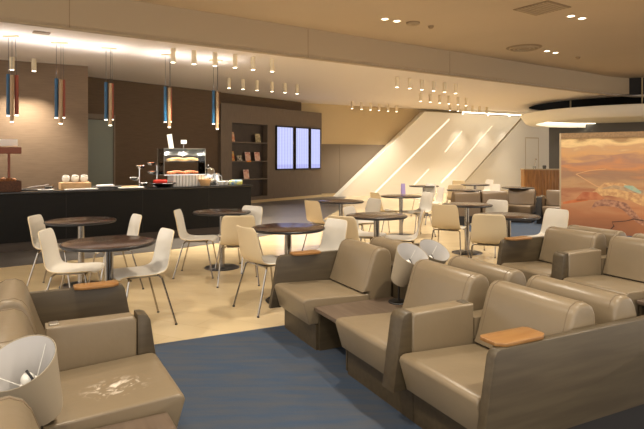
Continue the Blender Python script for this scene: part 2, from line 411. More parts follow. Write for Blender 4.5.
# light skirtings
bm = B(); wall_slab(bm, bp + bn * 0.03 + bd * 0.0, bp + bn * 0.03 + bd * 4.76, 0, 0.09, 0.02); struct('baseboard_left', bm, M['cream'])
bm = B(); wall_slab(bm, bw + bwd * 0.8 + bwn * 0.05, bw + bwd * 2.6 + bwn * 0.05, 0, 0.1, 0.02); struct('baseboard_back', bm, M['cream'])
# door in the recess
w2d = (w2b - w2a).normalized(); w2n = Vector((w2d.y, -w2d.x, 0))
def s2(px):
    r = (px - 322) / F; return (r * w2a.y - w2a.x) / (w2d.x - r * w2d.y)
q = w2a + w2n * 0.05
dr = thing('door_1', 'plain green-grey door in the recess beside the brown wall', 'door', q, math.atan2(w2d.y, w2d.x)); dr['kind'] = 'structure'
bm = B(); box(bm, (s2(78), -0.0, 0.004), (s2(112), 0.045, 2.36)); obj('door_leaf', bm, M['door'], dr)
bm = B(); box(bm, (s2(78), -0.02, 2.38), (s2(114), 0.045, 2.5)); box(bm, (s2(112) + 0.005, -0.02, 0.004), (s2(114), 0.045, 2.378)); obj('door_frame', bm, M['taupe_panel'], dr)

# ================================================================== BOOKCASE AND SCREENS
def sb(px):
    r = (px - 322) / F; return (r * bp.y - bp.x) / (bd.x - r * bd.y)
angB = math.atan2(bd.y, bd.x)
case = thing('bookcase', 'tall brown veneered wall unit with open shelves left of three screens', 'bookcase', bp, angB)
x0, x1 = sb(232), sb(267.5); xe = 4.74; zt = 3.06
shz = [0.20, 0.77, 1.33, 1.92]; ztop = 2.49
bm = B()   # local: x along the wall, y into the wall (+), z up
box(bm, (0, 0, 0.0), (x0, 0.235, zt)); obj('side_panel', bm, M['casewood'], case)
bm = B(); box(bm, (x1, 0, 0.0), (xe, 0.235, zt), 0.004, 1); obj('wall_panel', bm, M['casewood'], case)
bm = B(); box(bm, (x0, 0, ztop), (x1, 0.235, zt)); obj('top_panel', bm, M['casewood'], case)
bm = B(); box(bm, (x0, 0, 0.0), (x1, 0.235, shz[0])); obj('bottom_panel', bm, M['casewood'], case)
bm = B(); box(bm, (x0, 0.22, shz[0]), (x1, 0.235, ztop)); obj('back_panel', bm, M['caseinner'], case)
for z in shz[1:]:
    bm = B(); box(bm, (x0, 0.0, z - 0.035), (x1, 0.22, z)); obj('shelf', bm, M['casewood'], case)
bm = B(); xx = sb(249); box(bm, (xx - 0.09, -0.006, shz[2] - 0.035), (xx + 0.09, 0, shz[2] + 0.012)); obj('shelf_tag', bm, mat('orange_tag', (236, 140, 30), 0.5), case)['label'] = 'small orange tag on the middle shelf edge'
def cover_mat(name, a, b_, c):
    m = mat(name, a, 0.35, rgb2=b_, nscale=14)
    return m
covers = [cover_mat('cover_orange', (196, 96, 56), (232, 206, 170), 0), cover_mat('cover_green', (120, 110, 80), (206, 190, 150), 0),
          cover_mat('cover_multi', (190, 56, 44), (226, 196, 90), 0), cover_mat('cover_spotted', (40, 34, 30), (226, 216, 196), 0),
          cover_mat('cover_red', (236, 214, 198), (190, 90, 74), 0)]
mg = [(234.2, 3, 0.19, 0.30, 0, 'magazine with an orange cover at left end of top shelf'),
      (260.0, 3, 0.22, 0.28, 1, 'magazine with a grey-green cover at right end of top shelf'),
      (234.0, 2, 0.19, 0.30, 2, 'magazine with a red and yellow cover at left end of middle shelf'),
      (241.5, 2, 0.20, 0.17, 3, 'low black-and-white spotted booklet on middle shelf'),
      (250.0, 2, 0.22, 0.28, 4, 'red magazine above the orange tag on middle shelf'),
      (259.5, 2, 0.22, 0.28, 4, 'red magazine at right end of middle shelf'),
      (248.5, 1, 0.22, 0.29, 4, 'single red magazine on the lowest filled shelf')]
for px, sh, ww, hh, ci, lb in mg:
    t = thing('magazine', lb, 'magazine', bp + bd * sb(px) - bn * 0.07 + Vector((0, 0, shz[sh])), angB, 'magazines on the wall unit shelves')
    bm = B(); box(bm, (-ww / 2, 0, 0.0), (ww / 2, 0.012, hh), M=Matrix.Rotation(R(-10), 4, 'X'))
    obj('cover', bm, covers[ci], t)
    bm = B()
    if ci == 4:
        ball(bm, (0, -0.002, hh * 0.62), 0.045, 1, 0.05, 1.2); box(bm, (-0.06, -0.003, hh * .1), (0.06, -0.001, hh * .4))
    else:
        box(bm, (-ww * .4, -0.003, hh * 0.78), (ww * .4, -0.001, hh * 0.92))
    bmesh.ops.transform(bm, matrix=Matrix.Rotation(R(-10), 4, 'X'), verts=bm.verts)
    obj('cover_picture', bm, covers[1] if ci != 4 else mat('portrait_tone', (224, 178, 150), 0.5), t)
for i, (a_, b_) in enumerate(((275.3, 292.6), (294.2, 308), (309.3, 319.6))):
    xa, xb = sb(a_), sb(b_)
    t = thing('departure_screen', ['leftmost of three tall lavender-blue screens on brown wall', 'middle of three tall lavender-blue screens on brown wall',
                                    'rightmost of three tall lavender-blue screens on brown wall'][i], 'screen', bp + bd * (xa + xb) / 2 + bn * 0.001 + Vector((0, 0, 1.02)), angB, 'portrait screens on the brown wall')
    hw = (xb - xa) / 2
    bm = B(); box(bm, (-hw, -0.05, 0), (hw, 0, 1.47), 0.006, 1); obj('screen_frame', bm, M['dark'], t)
    bm = B(); box(bm, (-hw + 0.045, -0.053, 0.045), (hw - 0.045, -0.0505, 1.425)); obj('screen_panel', bm, M['screen'], t)

# ================================================================== BUFFET COUNTER
cp0 = Vector((-4.78, 8.02, 0)); DEP = 0.82
CL, CR = -2.6, 4.19
ct = thing('buffet_counter', 'long black buffet counter with food on top at left', 'counter', cp0, angR)
bm = B(); box(bm, (CL, 0.03, 0.14), (CR - 0.02, DEP, 0.87)); obj('front_panel', bm, M['blackpanel'], ct)
bm = B(); box(bm, (CL, 0.0, 0.87), (CR, DEP, 0.906), 0.006, 2); obj('counter_top', bm, M['black'], ct)
bm = B(); box(bm, (CL, 0.06, 0.0045), (CR - 0.06, DEP - 0.02, 0.14)); obj('plinth', bm, M['plinth'], ct)
bm = B()
for x in (-1.5, -0.3, 0.9, 2.1, 3.3): box(bm, (x, 0.026, 0.15), (x + 0.006, 0.032, 0.86))
obj('panel_joint', bm, M['dark'], ct)
CT = 0.906
def cpos(px, back):   # point on the counter top behind the front edge, at image column px
    r = (px - 322) / F; o = cp0 + vR * back
    t = (r * o.y - o.x) / (uR.x - r * uR.y)
    p_ = o + uR * t; p_.z = CT; return p_
def item(name, label, cat, px, back, rot=0, group=None, dz=0.0):
    p_ = cpos(px, back); p_.z += dz
    return thing(name, label, cat, p_, angR + R(rot), group)
# two-tier bread stand at the left edge of the picture
t = item('bread_stand', 'reddish wooden two-tier stand at the far left of the counter', 'display stand', 1, 0.35)
bm = B(); box(bm, (-0.3, -0.17, 0.0), (0.26, 0.17, 0.03), 0.004, 1); box(bm, (-0.3, -0.18, 0.0), (0.26, -0.165, 0.16)); box(bm, (-0.3, 0.165, 0), (0.26, 0.18, 0.16)); box(bm, (0.245, -0.165, 0), (0.26, 0.165, 0.16)); obj('crate', bm, M['basket'], t)
bm = B(); box(bm, (0.10, 0.12, 0.03), (0.135, 0.155, 0.58)); obj('post', bm, M['redwood'], t)
bm = B(); box(bm, (-0.3, -0.18, 0.58), (0.26, 0.18, 0.68), 0.006, 1); obj('upper_box', bm, M['redwood'], t)
bm = B(); box(bm, (-0.28, -0.02, 0.69), (0.24, -0.01, 0.80), 0.0, 1, M=Matrix.Translation((0, 0.0, 0.03)) @ Matrix.Rotation(R(-14), 4, 'X')); obj('menu_card', bm, M['paper'], t)['label'] = 'white card leaning on top of the stand'
bm = B()
for k in range(16):
    ball(bm, (-0.24 + 0.058 * (k % 8) + random.uniform(-.01, .01), -0.09 + 0.17 * (k // 8), 0.14 + random.uniform(-.01, .02)), 0.045, 1.1, 1.4, 0.9, 8)
tag(obj('bread_rolls', bm, M['bread'], None), 'pile of brown bread rolls in the crate at far left', 'bread', kind='stuff')
o = bpy.data.objects['bread_rolls']; o.location = t.location + Vector((0, 0, 0.02)); o.rotation_euler = t.rotation_euler
# tongs tray with dark bowl
t = item('serving_tray', 'dark serving tray with steel tongs beside the bread crate', 'tray', 35, 0.38)
bm = B(); box(bm, (-0.22, -0.14, 0), (0.22, 0.14, 0.02), 0.008, 2); obj('tray', bm, M['edge'], t)
bm = B(); tube(bm, [(-0.16, -0.02, 0.028), (0.0, 0.0, 0.05), (0.2, 0.02, 0.075)], 0.008, 6); tube(bm, [(-0.16, 0.04, 0.028), (0.0, 0.02, 0.06), (0.2, 0.03, 0.085)], 0.008, 6); obj('tongs', bm, M['steel'], t)
t = item('small_bowl', 'small steel bowl with a spoon left of the white cups', 'bowl', 49, 0.45)
bm = B(); lathe(bm, [(0.0, 0.0), (0.04, 0.0), (0.075, 0.05), (0.07, 0.05), (0.035, 0.01), (0, 0.01)], 20); obj('bowl', bm, M['steel'], t)
bm = B(); tube(bm, [(0.0, 0.0, 0.014), (0.07, 0.02, 0.09)], 0.006, 6); obj('spoon', bm, M['steel'], t)
t = item('plate', 'flat white plate lying in front of the crate of cups', 'plate', 46, 0.16)
bm = B(); lathe(bm, [(0, 0), (0.07, 0), (0.12, 0.015), (0.118, 0.02), (0.06, 0.008), (0, 0.008)], 28); obj('plate_body', bm, M['porcelain'], t)
# crate with three white rolled cups
t = item('wooden_crate', 'light wooden crate holding three white cups', 'crate', 75, 0.38)
bm = B(); box(bm, (-0.23, -0.12, 0), (0.23, 0.12, 0.11), 0.004, 1); obj('crate', bm, M['lightwood'], t)
for k, (dx, lb) in enumerate(((-0.14, 'left'), (0.0, 'middle'), (0.14, 'right'))):
    p_ = t.location + uR * dx + Vector((0, 0, 0.165))
    bm = B(); lathe(bm, [(0, -0.05), (0.03, -0.05), (0.055, -0.02), (0.06, 0.02), (0.05, 0.06), (0.043, 0.06), (0.05, 0.02), (0.045, -0.02), (0, -0.035)], 20)
    o = obj('white_cup', bm, M['porcelain']); o.location = p_ - Vector((0, 0, 0.004)); o.rotation_euler = (R(25), 0, angR)
    tag(o, lb + ' one of the three white cups in the wooden crate', 'cup', 'white cups in the crate')
t = item('napkin_tray', 'black slab with white paper napkins right of the crate', 'tray', 107, 0.3)
bm = B(); box(bm, (-0.22, -0.12, 0.0), (0.25, 0.12, 0.035), 0.006, 1); obj('slab', bm, M['edge'], t)
bm = B(); box(bm, (-0.16, -0.09, 0.035), (0.1, 0.09, 0.06), 0.004, 1); obj('napkins', bm, M['paper'], t)['label'] = 'stack of white napkins'
t = item('long_platter', 'long low white platter in front of the wooden crate', 'platter', 78, 0.1)
bm = B(); box(bm, (-0.2, -0.06, 0), (0.3, 0.06, 0.02), 0.008, 2); obj('platter', bm, M['porcelain'], t)
t = item('flat_platter', 'flat white platter with sliced food left of the red dish', 'platter', 131, 0.18)
bm = B(); box(bm, (-0.22, -0.1, 0), (0.2, 0.1, 0.018), 0.007, 2); obj('platter', bm, M['porcelain'], t)
bm = B(); box(bm, (-0.16, -0.06, 0.018), (0.12, 0.06, 0.035), 0.006, 1); obj('food', bm, M['lightwood'], t)
# bowl trees (two steel stands carrying glass bowls)
def bowl_tree(px, back, arms, label):
    t = item('bowl_stand', label, 'bowl stand', px, back)
    bm = B(); lathe(bm, [(0, 0), (0.08, 0), (0.08, 0.012), (0.012, 0.02), (0.0, 0.02)], 20); obj('base', bm, M['steel'], t)
    top = max(a[1] for a in arms)
    bm = B(); tube(bm, [(0, 0, 0.015), (0, 0, top)], 0.008, 8); obj('pole', bm, M['steel'], t)
    for dx, dz in arms:
        bm = B(); tube(bm, [(0, 0, dz - 0.01), (dx, 0, dz - 0.01)], 0.006, 6)
        lathe(bm, [(0.02, -0.004), (0.055, 0.0), (0.092, 0.05), (0.088, 0.05), (0.05, 0.006), (0, 0.004), (0, -0.004)], 20, (dx, 0, dz)); b_ = obj('bowl', bm, M['steel'], t)
        bm = B()
        for k in range(6): ball(bm, (dx + 0.035 * math.cos(k * 1.05), 0.035 * math.sin(k * 1.05), dz + 0.035), 0.021, n=6)
        obj('fruit', bm, M['strawberry'] if dz > 0.2 else M['porcelain'], b_)
bowl_tree(139.5, 0.45, [(0.07, 0.02), (-0.09, 0.12), (0.02, 0.33)], 'steel stand carrying small glass bowls, left of the red dish')
bowl_tree(157, 0.62, [(-0.09, 0.22), (-0.1, 0.38)], 'steel stand with two glass bowls behind the glass case')
# red dish on dark bowl
t = item('black_bowl', 'shallow black bowl under red food in front of glass case', 'bowl', 163, 0.2)
bm = B(); lathe(bm, [(0, 0), (0.1, 0), (0.24, 0.07), (0.235, 0.075), (0.1, 0.012), (0, 0.012)], 32); obj('bowl', bm, M['edge'], t)
bm = B(); box(bm, (-0.16, -0.07, 0.07), (0.06, 0.07, 0.125), 0.012, 2); obj('red_food', bm, M['red'], t)['label'] = 'bright red block of food'
# glass display case with pastry shelves
t = item('display_case', 'glass display case of pastries on a slatted wood base', 'display case', 182, 0.42)
bm = B()
for k in range(10): box(bm, (-0.06 + 0.06 * k - 0.16, -0.16, 0.0), (-0.06 + 0.06 * k - 0.112, 0.16, 0.2))
obj('slatted_base', bm, M['porcelain'], t)
for z0, m_, sp_ in ((0.2, M['strawberry'], 'lower'), (0.44, M['orangefood'], 'upper')):
    bm = B(); box(bm, (-0.4, -0.19, z0), (0.38, 0.19, z0 + 0.015)); sh = obj('shelf', bm, M['glass'] if z0 > 0.3 else M['steel'], t)
    bm = B()
    for k in range(28):
        ball(bm, (-0.24 + 0.038 * (k % 14), -0.08 + 0.13 * (k // 14), z0 + 0.015 + 0.025 + 0.02 * math.sin(k * 0.45) ** 2), 0.03, 1.2, 1, 0.85, 7)
    f_ = obj('pastries', bm, m_, t); f_['kind'] = 'stuff'
bm = B()
for sx_, s_y in ((-0.4, 0), (0.38, 0)): box(bm, (sx_ - 0.003, -0.19, 0.215), (sx_ + 0.003, 0.19, 0.68))
box(bm, (-0.4, -0.194, 0.46), (0.38, -0.19, 0.68)); box(bm, (-0.4, -0.19, 0.68), (0.38, 0.19, 0.686)); obj('glass_panel', bm, M['glass'], t)
bm = B(); box(bm, (-0.4, -0.194, 0.683), (0.38, -0.189, 0.69)); 
for x in (-0.4, 0.38):
    for y in (-0.19, 0.19): box(bm, (x - 0.003, y - 0.003, 0.2), (x + 0.003, y + 0.003, 0.69))
obj('case_frame', bm, M['brushed'], t)
t2 = thing('menu_board', 'white card leaning at the left end of the glass case top', 'card', t.location + uR * -0.2 + Vector((0, 0, 0.69)), angR)
bm = B(); box(bm, (-0.045, -0.004, 0), (0.045, 0.004, 0.26), M=Matrix.Rotation(R(-9), 4, 'Y')); obj('card', bm, M['paper'], t2)
t2 = thing('price_card', 'small price card on a stick on the glass case', 'card', t.location + uR * 0.03 + Vector((0, 0, 0.69)), angR)
bm = B(); tube(bm, [(0, 0, 0), (0, 0, 0.1)], 0.005, 6); obj('stick', bm, M['steel'], t2)
bm = B(); box(bm, (-0.05, -0.003, 0.09), (0.06, 0.003, 0.16)); obj('card', bm, M['paper'], t2)
# urn, carafe, bowls, cups, packet
t = item('steel_urn', 'shiny steel drinks urn right of the glass case', 'urn', 208, 0.5)
bm = B(); lathe(bm, [(0, 0), (0.12, 0), (0.13, 0.02), (0.13, 0.27), (0.11, 0.31), (0.03, 0.34), (0.0, 0.34)], 28); obj('body', bm, M['steel'], t)
bm = B(); ball(bm, (0, 0, 0.36), 0.025); obj('knob', bm, M['edge'], t)
bm = B(); tube(bm, [(0, -0.125, 0.07), (0, -0.18, 0.07), (0, -0.185, 0.04)], 0.012, 8); obj('tap', bm, M['steel'], t)
t = item('wooden_bowl', 'tan wooden bowl on the counter in front of the steel urn', 'bowl', 205, 0.18)
bm = B(); lathe(bm, [(0, 0), (0.08, 0), (0.125, 0.12), (0.115, 0.12), (0.07, 0.015), (0, 0.015)], 28); obj('bowl', bm, M['lightwood'], t)
t = item('milk_jug', 'slim steel jug just right of the drinks urn', 'jug', 217, 0.45)
bm = B(); lathe(bm, [(0, 0), (0.055, 0), (0.06, 0.1), (0.045, 0.18), (0.05, 0.22), (0.044, 0.22), (0.038, 0.18), (0, 0.17)], 20); obj('body', bm, M['steel'], t)
bm = B(); tube(bm, [(0.055, 0, 0.05), (0.1, 0, 0.09), (0.095, 0, 0.16), (0.05, 0, 0.18)], 0.007, 6); obj('handle', bm, M['steel'], t)
for k, (px, bk_) in enumerate(((221, 0.25), (225.5, 0.3))):
    t = item('sugar_bowl', ['left white bowl between the jug and blue packet', 'right white bowl, next to the blue packet'][k], 'bowl', px, bk_, 0, 'white bowls on the counter end')
    bm = B(); lathe(bm, [(0, 0), (0.04, 0), (0.07, 0.07), (0.063, 0.07), (0.035, 0.01), (0, 0.01)], 20); obj('bowl', bm, M['porcelain'], t)
t = item('blue_packet', 'blue and yellow packet at the right end of the counter', 'packet', 236, 0.3)
bm = B(); box(bm, (-0.13, -0.05, 0), (0.12, 0.05, 0.085), 0.015, 2); obj('packet', bm, M['bluepack'], t)

# ================================================================== CEILING FITTINGS
# pendants above the counter
def make_pendant():
    t = thing('pendant_light', '', 'pendant light')
    bm = B(); box(bm, (-0.13, -0.035, LOW - 0.03), (0.13, 0.035, LOW - 0.001), 0.006, 1); obj('ceiling_plate', bm, M['spotwhite'], t)
    for x, y, zt_, zb_, m_, nm in ((-0.05, 0.0, 2.78, 2.10, 'blue', 'blue_tube'), (0.025, -0.01, 2.76, 2.0, 'bronze', 'bronze_tube'), (0.045, 0.07, 2.77, 2.11, 'rust', 'rust_tube')):
        bm = B(); tube(bm, [(x, y * 0.6, LOW - 0.03), (x, y, zt_)], 0.0035, 6); obj('cord', bm, M['edge'], t)
        bm = B(); tube(bm, [(x, y, zb_ + 0.012), (x, y, zt_)], 0.029, 14); tb = obj(nm, bm, M[m_], t)
        bm = B(); tube(bm, [(x, y, zb_), (x, y, zb_ + 0.012)], 0.026, 14); obj('lens', bm, M['lens'], tb)
        lamp('SPOT', 'lamp', (x, y, zb_ - 0.01), PEND_W, WARM, t, 0.03, 100)
    lamp('SPOT', 'lamp_up', (-0.05, 0, 2.82), PEND_UP_W, (1, 0.93, 0.9), t, 0.05, 150, rot=(PI, 0, 0), blend=1.0)
    return t
pend = make_pendant(); first = True
plabels = ['leftmost pendant light of blue, bronze and rust tubes, at picture edge', 'second pendant light from the left, over the white cups',
           'third pendant light, hanging in front of the green-grey door', 'fourth pendant light, above left of the glass display case', 'rightmost pendant light, hanging beside the bookcase']
for i, px in enumerate((11, 59.5, 109, 168, 216)):
    p_ = cpos(px, 0.75 if i == 0 else 0.85); p_.z = 0
    rz = angR - R(20 if i == 0 else 62)
    rz = -0.2 if i == 0 else 0.15 + 0.05 * i
    o = pend if first else dup(pend); first = False
    o.location = p_; o.rotation_euler = (0, 0, rz); tag(o, plabels[i], None, 'pendant lights over the buffet counter')
# cylinder spots
def make_spot():
    t = thing('ceiling_spot', '', 'spotlight')
    bm = B(); tube(bm, [(0, 0, -0.25), (0, 0, -0.001)], 0.045, 16); obj('housing', bm, M['spotwhite'], t)
    bm = B(); tube(bm, [(0, 0, -0.256), (0, 0, -0.2505)], 0.037, 16); obj('lens', bm, M['lens'], t)
    lamp('SPOT', 'lamp', (0, 0, -0.27), SPOT_W, WARM, t, 0.04, 95)
    return t
spot = make_spot(); first = True
rows = [([(173, 48.5), (194, 50.5), (215, 52.5), (235, 54.5), (253, 57), (272, 59)], 'front row of spotlights above the buffet', 'in the front spotlight row over the buffet'),
        ([(229, 78), (243, 79.3), (257, 80.6), (272, 81.9), (285, 83.2), (297, 84.5)], 'rear row of spotlights near the bookcase', 'in the spotlight row near the bookcase'),
        ([(12, 57), (34, 58.5)], 'pair of spotlights at the left edge', 'of the two spotlights by the left pendant'),
        ([(397, 77), (409.7, 78.4), (421.8, 79.8), (433.6, 81.2), (444.5, 82.6), (455.5, 84)], 'large middle row of spotlights', 'in the nearest spotlight row at picture centre'),
        ([(420.6, 93), (430.3, 94), (439.7, 95), (448.8, 96), (457.9, 97), (466, 98)], 'second middle row of spotlights', 'in the second spotlight row at picture centre'),
        ([(450, 103.6), (458, 104.3), (465.5, 105), (472.5, 105.7), (479.5, 106.3), (486.5, 107)], 'third middle row of spotlights', 'in the farthest spotlight row before the white wall'),
        ([(352, 101.5), (361.5, 102.3), (370.5, 103), (379, 103.7), (388, 104.4), (396.5, 105)], 'row of spotlights by the back wall', 'in the spotlight row before the cream wall')]
ordn = ['first', 'second', 'third', 'fourth', 'fifth', 'sixth']
for pts_, grp, ph in rows:
    for k, (px, py) in enumerate(pts_):
        p_ = at(px, py, LOW); p_.z = LOW
        o = spot if first else dup(spot); first = False
        o.location = p_
        if p_.y > 12:
            for c in o.children:
                if c.type == 'LIGHT':
                    if 'far_light' not in globals(): far_light = c.data.copy(); far_light.energy = SPOT_W * 0.38
                    c.data = far_light
        lb = (ordn[k] + ' from the left ' + ph) if len(pts_) > 2 else (['left one ', 'right one '][k] + ph)
        tag(o, 'cream cylinder spotlight, ' + lb, None, grp)
# wall washers at the white wall
for k, px in enumerate((451, 476, 497)):
    p_ = bw + bwd * sx(px) + bwn * 0.72; p_.z = LOW - 0.13
    t = thing('wall_washer', ['left', 'middle', 'right'][k] + ' one of three bright spots at the top of the white wall', 'spotlight', p_, math.atan2(bwd.y, bwd.x), 'spots washing the white wall')
    bm = B(); tube(bm, [(0, 0, 0.128), (0, 0, 0.03)], 0.03, 10); tube(bm, [(0, 0, 0.03), (0, -0.05, -0.03)], 0.05, 12); obj('housing', bm, M['spotwhite'], t)
    bm = B(); ball(bm, (0, 0.0, -0.025), 0.04, n=10); obj('lens', bm, M['lens'], t)
    lamp('SPOT', 'lamp', (0, 0.08, -0.06), WALLWASH_W, (1, 0.9, 0.74), t, 0.03, 100, rot=(R(-24), 0, 0))
# recessed downlight pairs in the high ceiling: those in the picture, and unseen ones added for light
def make_down():
    t = thing('downlight', '', 'downlight')
    bm = B(); lathe(bm, [(0.06, 0.0), (0.085, 0.0), (0.085, -0.008), (0.06, -0.004)], 24, closed=True); obj('rim', bm, M['spotwhite'], t)
    bm = B(); lathe(bm, [(0, -0.003), (0.058, -0.003), (0.058, 0.0), (0, 0.0)], 24); obj('lens', bm, M['lens'], t)
    lamp('SPOT', 'lamp', (0, 0, -0.03), DOWN_W, WARM, t, 0.06, 130, blend=0.8)
    return t
dn = make_down(); first = True
vis = [((385, 19), 'left one of the downlight pair at upper middle of the ceiling'), ((397, 21), 'right one of the downlight pair at upper middle of the ceiling'),
       ((571, 16), 'left one of the downlight pair at the top right'), ((582, 18.3), 'right one of the downlight pair at the top right'),
       ((547, 51), 'left one of the downlight pair nearest the round vent'), ((555.5, 52.7), 'right one of the downlight pair nearest the round vent')]
for (px, py), lb in vis:
    p_ = at(px, py, HIGH); o = dn if first else dup(dn); first = False
    o.location = (p_.x, p_.y, HIGH - 0.001); tag(o, lb, None, 'downlights in the high ceiling')
DL = {(-1.5, 2.4): 'unseen downlight added above the left armchairs', (1.6, 2.2): 'unseen downlight added above the big oak end panel', (-3.4, 4.4): 'unseen downlight added above the nearest round table',
      (0.3, 5.2): 'unseen downlight added above the left end of the middle sofa row', (3.4, 4.6): 'unseen downlight added above the right sofa row', (-0.2, -0.6): 'unseen downlight added behind the viewer',
      (3.2, 0.2): 'unseen downlight added right behind the viewer', (5.8, 7.0): 'unseen downlight added before the desert painting'}
for x, y in ((-1.5, 2.4), (1.6, 2.2), (-3.4, 4.4), (0.3, 5.2), (3.4, 4.6), (-0.2, -0.6), (3.2, 0.2), (5.8, 7.0)):
    o = dup(dn, (x, y, HIGH - 0.001), label=DL[(x, y)], group='unseen added downlights above the lounge seats')
# vents and detectors
def vent(px, py, s, nm, lb, rnd=False):
    p_ = at(px, py, HIGH); t = thing(nm, lb, 'vent' if 'vent' in nm else 'smoke detector', (p_.x, p_.y, HIGH - 0.001), angR)
    if rnd:
        bm = B(); lathe(bm, [(0, -0.03), (s, -0.02), (s * 1.1, 0), (0, 0)], 28); obj('cover', bm, M['grille'], t)
        bm = B()
        for k in (0.35, 0.6, 0.85): lathe(bm, [(s * k, -0.04), (s * k + 0.02, -0.04), (s * k + 0.02, -0.02), (s * k, -0.02)], 24, closed=True)
        obj('ring', bm, M['bulk'], t)
    else:
        bm = B(); box(bm, (-s, -s, -0.012), (s, s, 0)); obj('frame', bm, M['grille'], t)
        bm = B()
        for k in range(9): box(bm, (-s * .9, -s * .85 + k * s * .2, -0.022), (s * .9, -s * .85 + k * s * .2 + s * .09, -0.012))
        obj('slat', bm, M['bulk'], t)
vent(542, 8, 0.33, 'ceiling_vent', 'square grey-brown air vent at the top right of the ceiling')
vent(524, 47.5, 0.36, 'ceiling_vent', 'round ceiling air vent left of the small downlight pair', True)
vent(413, 22.5, 0.12, 'smoke_sensor', 'flat round cap beside the middle downlight pair', True)
for px, py, lb in ((431, 26, 'small detector right of the middle downlight pair'), (578, 57, 'small detector right of the round vent')):
    p_ = at(px, py, HIGH); t = thing('smoke_detector', lb, 'smoke detector', (p_.x, p_.y, HIGH - 0.001), 0, 'small ceiling detectors')
    bm = B(); lathe(bm, [(0, 0), (0.06, 0), (0.05, -0.03), (0.025, -0.05), (0, -0.05)], 16); obj('body', bm, M['grille'], t)
for px, py, lb in ((41.5, 32.5, 'slim slot vent in the low ceiling near the left pendants'),):
    p_ = at(px, py, LOW); t = thing('slot_vent', lb, 'vent', (p_.x, p_.y, LOW - 0.001), angR)
    bm = B(); box(bm, (-0.12, -0.09, -0.01), (0.12, 0.09, 0)); obj('frame', bm, M['grille'], t)
# hanging round canopy
DC = (11.0, 19.5)
t = thing('ceiling_canopy', 'large round white canopy hanging below the dark ceiling opening', 'ceiling canopy', (DC[0], DC[1], 0))
bm = B(); lathe(bm, [(0, 3.06), (3.5, 3.06), (3.6, 3.04), (3.6, 3.0), (3.42, 2.72), (3.36, 2.69), (3.05, 2.69), (3.05, 2.86), (0, 2.86)], 96); obj('canopy_body', bm, M['white'], t)
bm = B(); lathe(bm, [(2.9, 2.845), (3.0, 2.845), (3.0, 2.858), (2.9, 2.858)], 96, closed=True); obj('light_ring', bm, M['cove'], t)['label'] = 'bright ring of light inside the canopy'
for a_ in (200, 250, 300, 20, 110):
    bm = B(); x, y = 2.6 * math.cos(R(a_)), 2.6 * math.sin(R(a_)); tube(bm, [(x, y, 3.055), (x, y, 4.3)], 0.02, 8); obj('hanging_rod', bm, M['cream'], t)

# ================================================================== TABLES AND CHAIRS
def make_table():
    t = thing('bistro_table', '', 'table')
    bm = B(); lathe(bm, [(0, 0.704), (0.355, 0.704), (0.37, 0.712), (0.37, 0.722), (0.364, 0.7275), (0.357, 0.7275)], 56); lathe(bm, [(0.357, 0.7275), (0.36, 0.703)], 56)
    obj('table_edge', bm, M['edge'], t)
    bm = B(); lathe(bm, [(0, 0.722), (0.356, 0.722), (0.3565, 0.7285), (0.353, 0.730), (0, 0.730)], 56); obj('tabletop', bm, M['tabletop'], t)
    bm = B(); lathe(bm, [(0.035, 0.02), (0.035, 0.69), (0.075, 0.70), (0.075, 0.704), (0, 0.704)], 24); lathe(bm, [(0.035, 0.02), (0.05, 0.016)], 24); obj('pedestal', bm, M['chrome'], t)
    bm = B(); lathe(bm, [(0, 0.018), (0.05, 0.018), (0.215, 0.010), (0.225, 0.004), (0.225, 0.0), (0, 0.0)], 40); obj('base_disc', bm, M['basedisc'], t)
    return t
tab = make_table(); first = True
tabs = [(109, 241.5, 'round dark table nearest the camera, at left between white chairs'), (81, 220, 'round dark table just behind the nearest left table'),
        (222, 211.2, 'round dark table in front of the right end of the counter'), (288, 227, 'round dark table mirroring the blue screens, behind the centre armchair'),
        (376.5, 215, 'round table in the picture middle behind the sofa back, above the lamps'), (401, 195.6, 'round table with the small lavender card on it'),
        (341, 200.7, 'round table at the foot of the taupe wall panel'), (424, 185.6, 'small far round table below the diagonal light lines'),
        (467, 204, 'round table at right of middle, chrome pedestal fully visible'), (508, 215.5, 'round table directly behind the right sofa armrest'),
        (464, 189.6, 'far round table just behind the brown leather sofa backs'), (475, 184.3, 'farthest round table, beyond the brown sofa backs'),
        (518, 187.6, 'far round table right of the brown sofas, near the wooden desk')]
for px, py, lb in tabs:
    p_ = at(px, py, 0.73); p_.z = 0.0045 if lb.startswith(('zz')) else 0.0
    o = tab if first else dup(tab); first = False
    if px == 508 or px == 518: p_.z = 0.0065
    o.location = p_; o.rotation_euler = (0, 0, R(px)); tag(o, lb, None, 'round pedestal tables')
p_ = at(403, 194, 0.731); p_.z = 0.7305
t = thing('table_card', 'small lavender menu card standing on a round table', 'card', p_, R(15))
bm = B(); prism(bm, [(-0.03, 0), (0.03, 0), (0.004, 0.2), (-0.004, 0.2)], -0.04, 0.04); obj('card', bm, M['lav'], t)

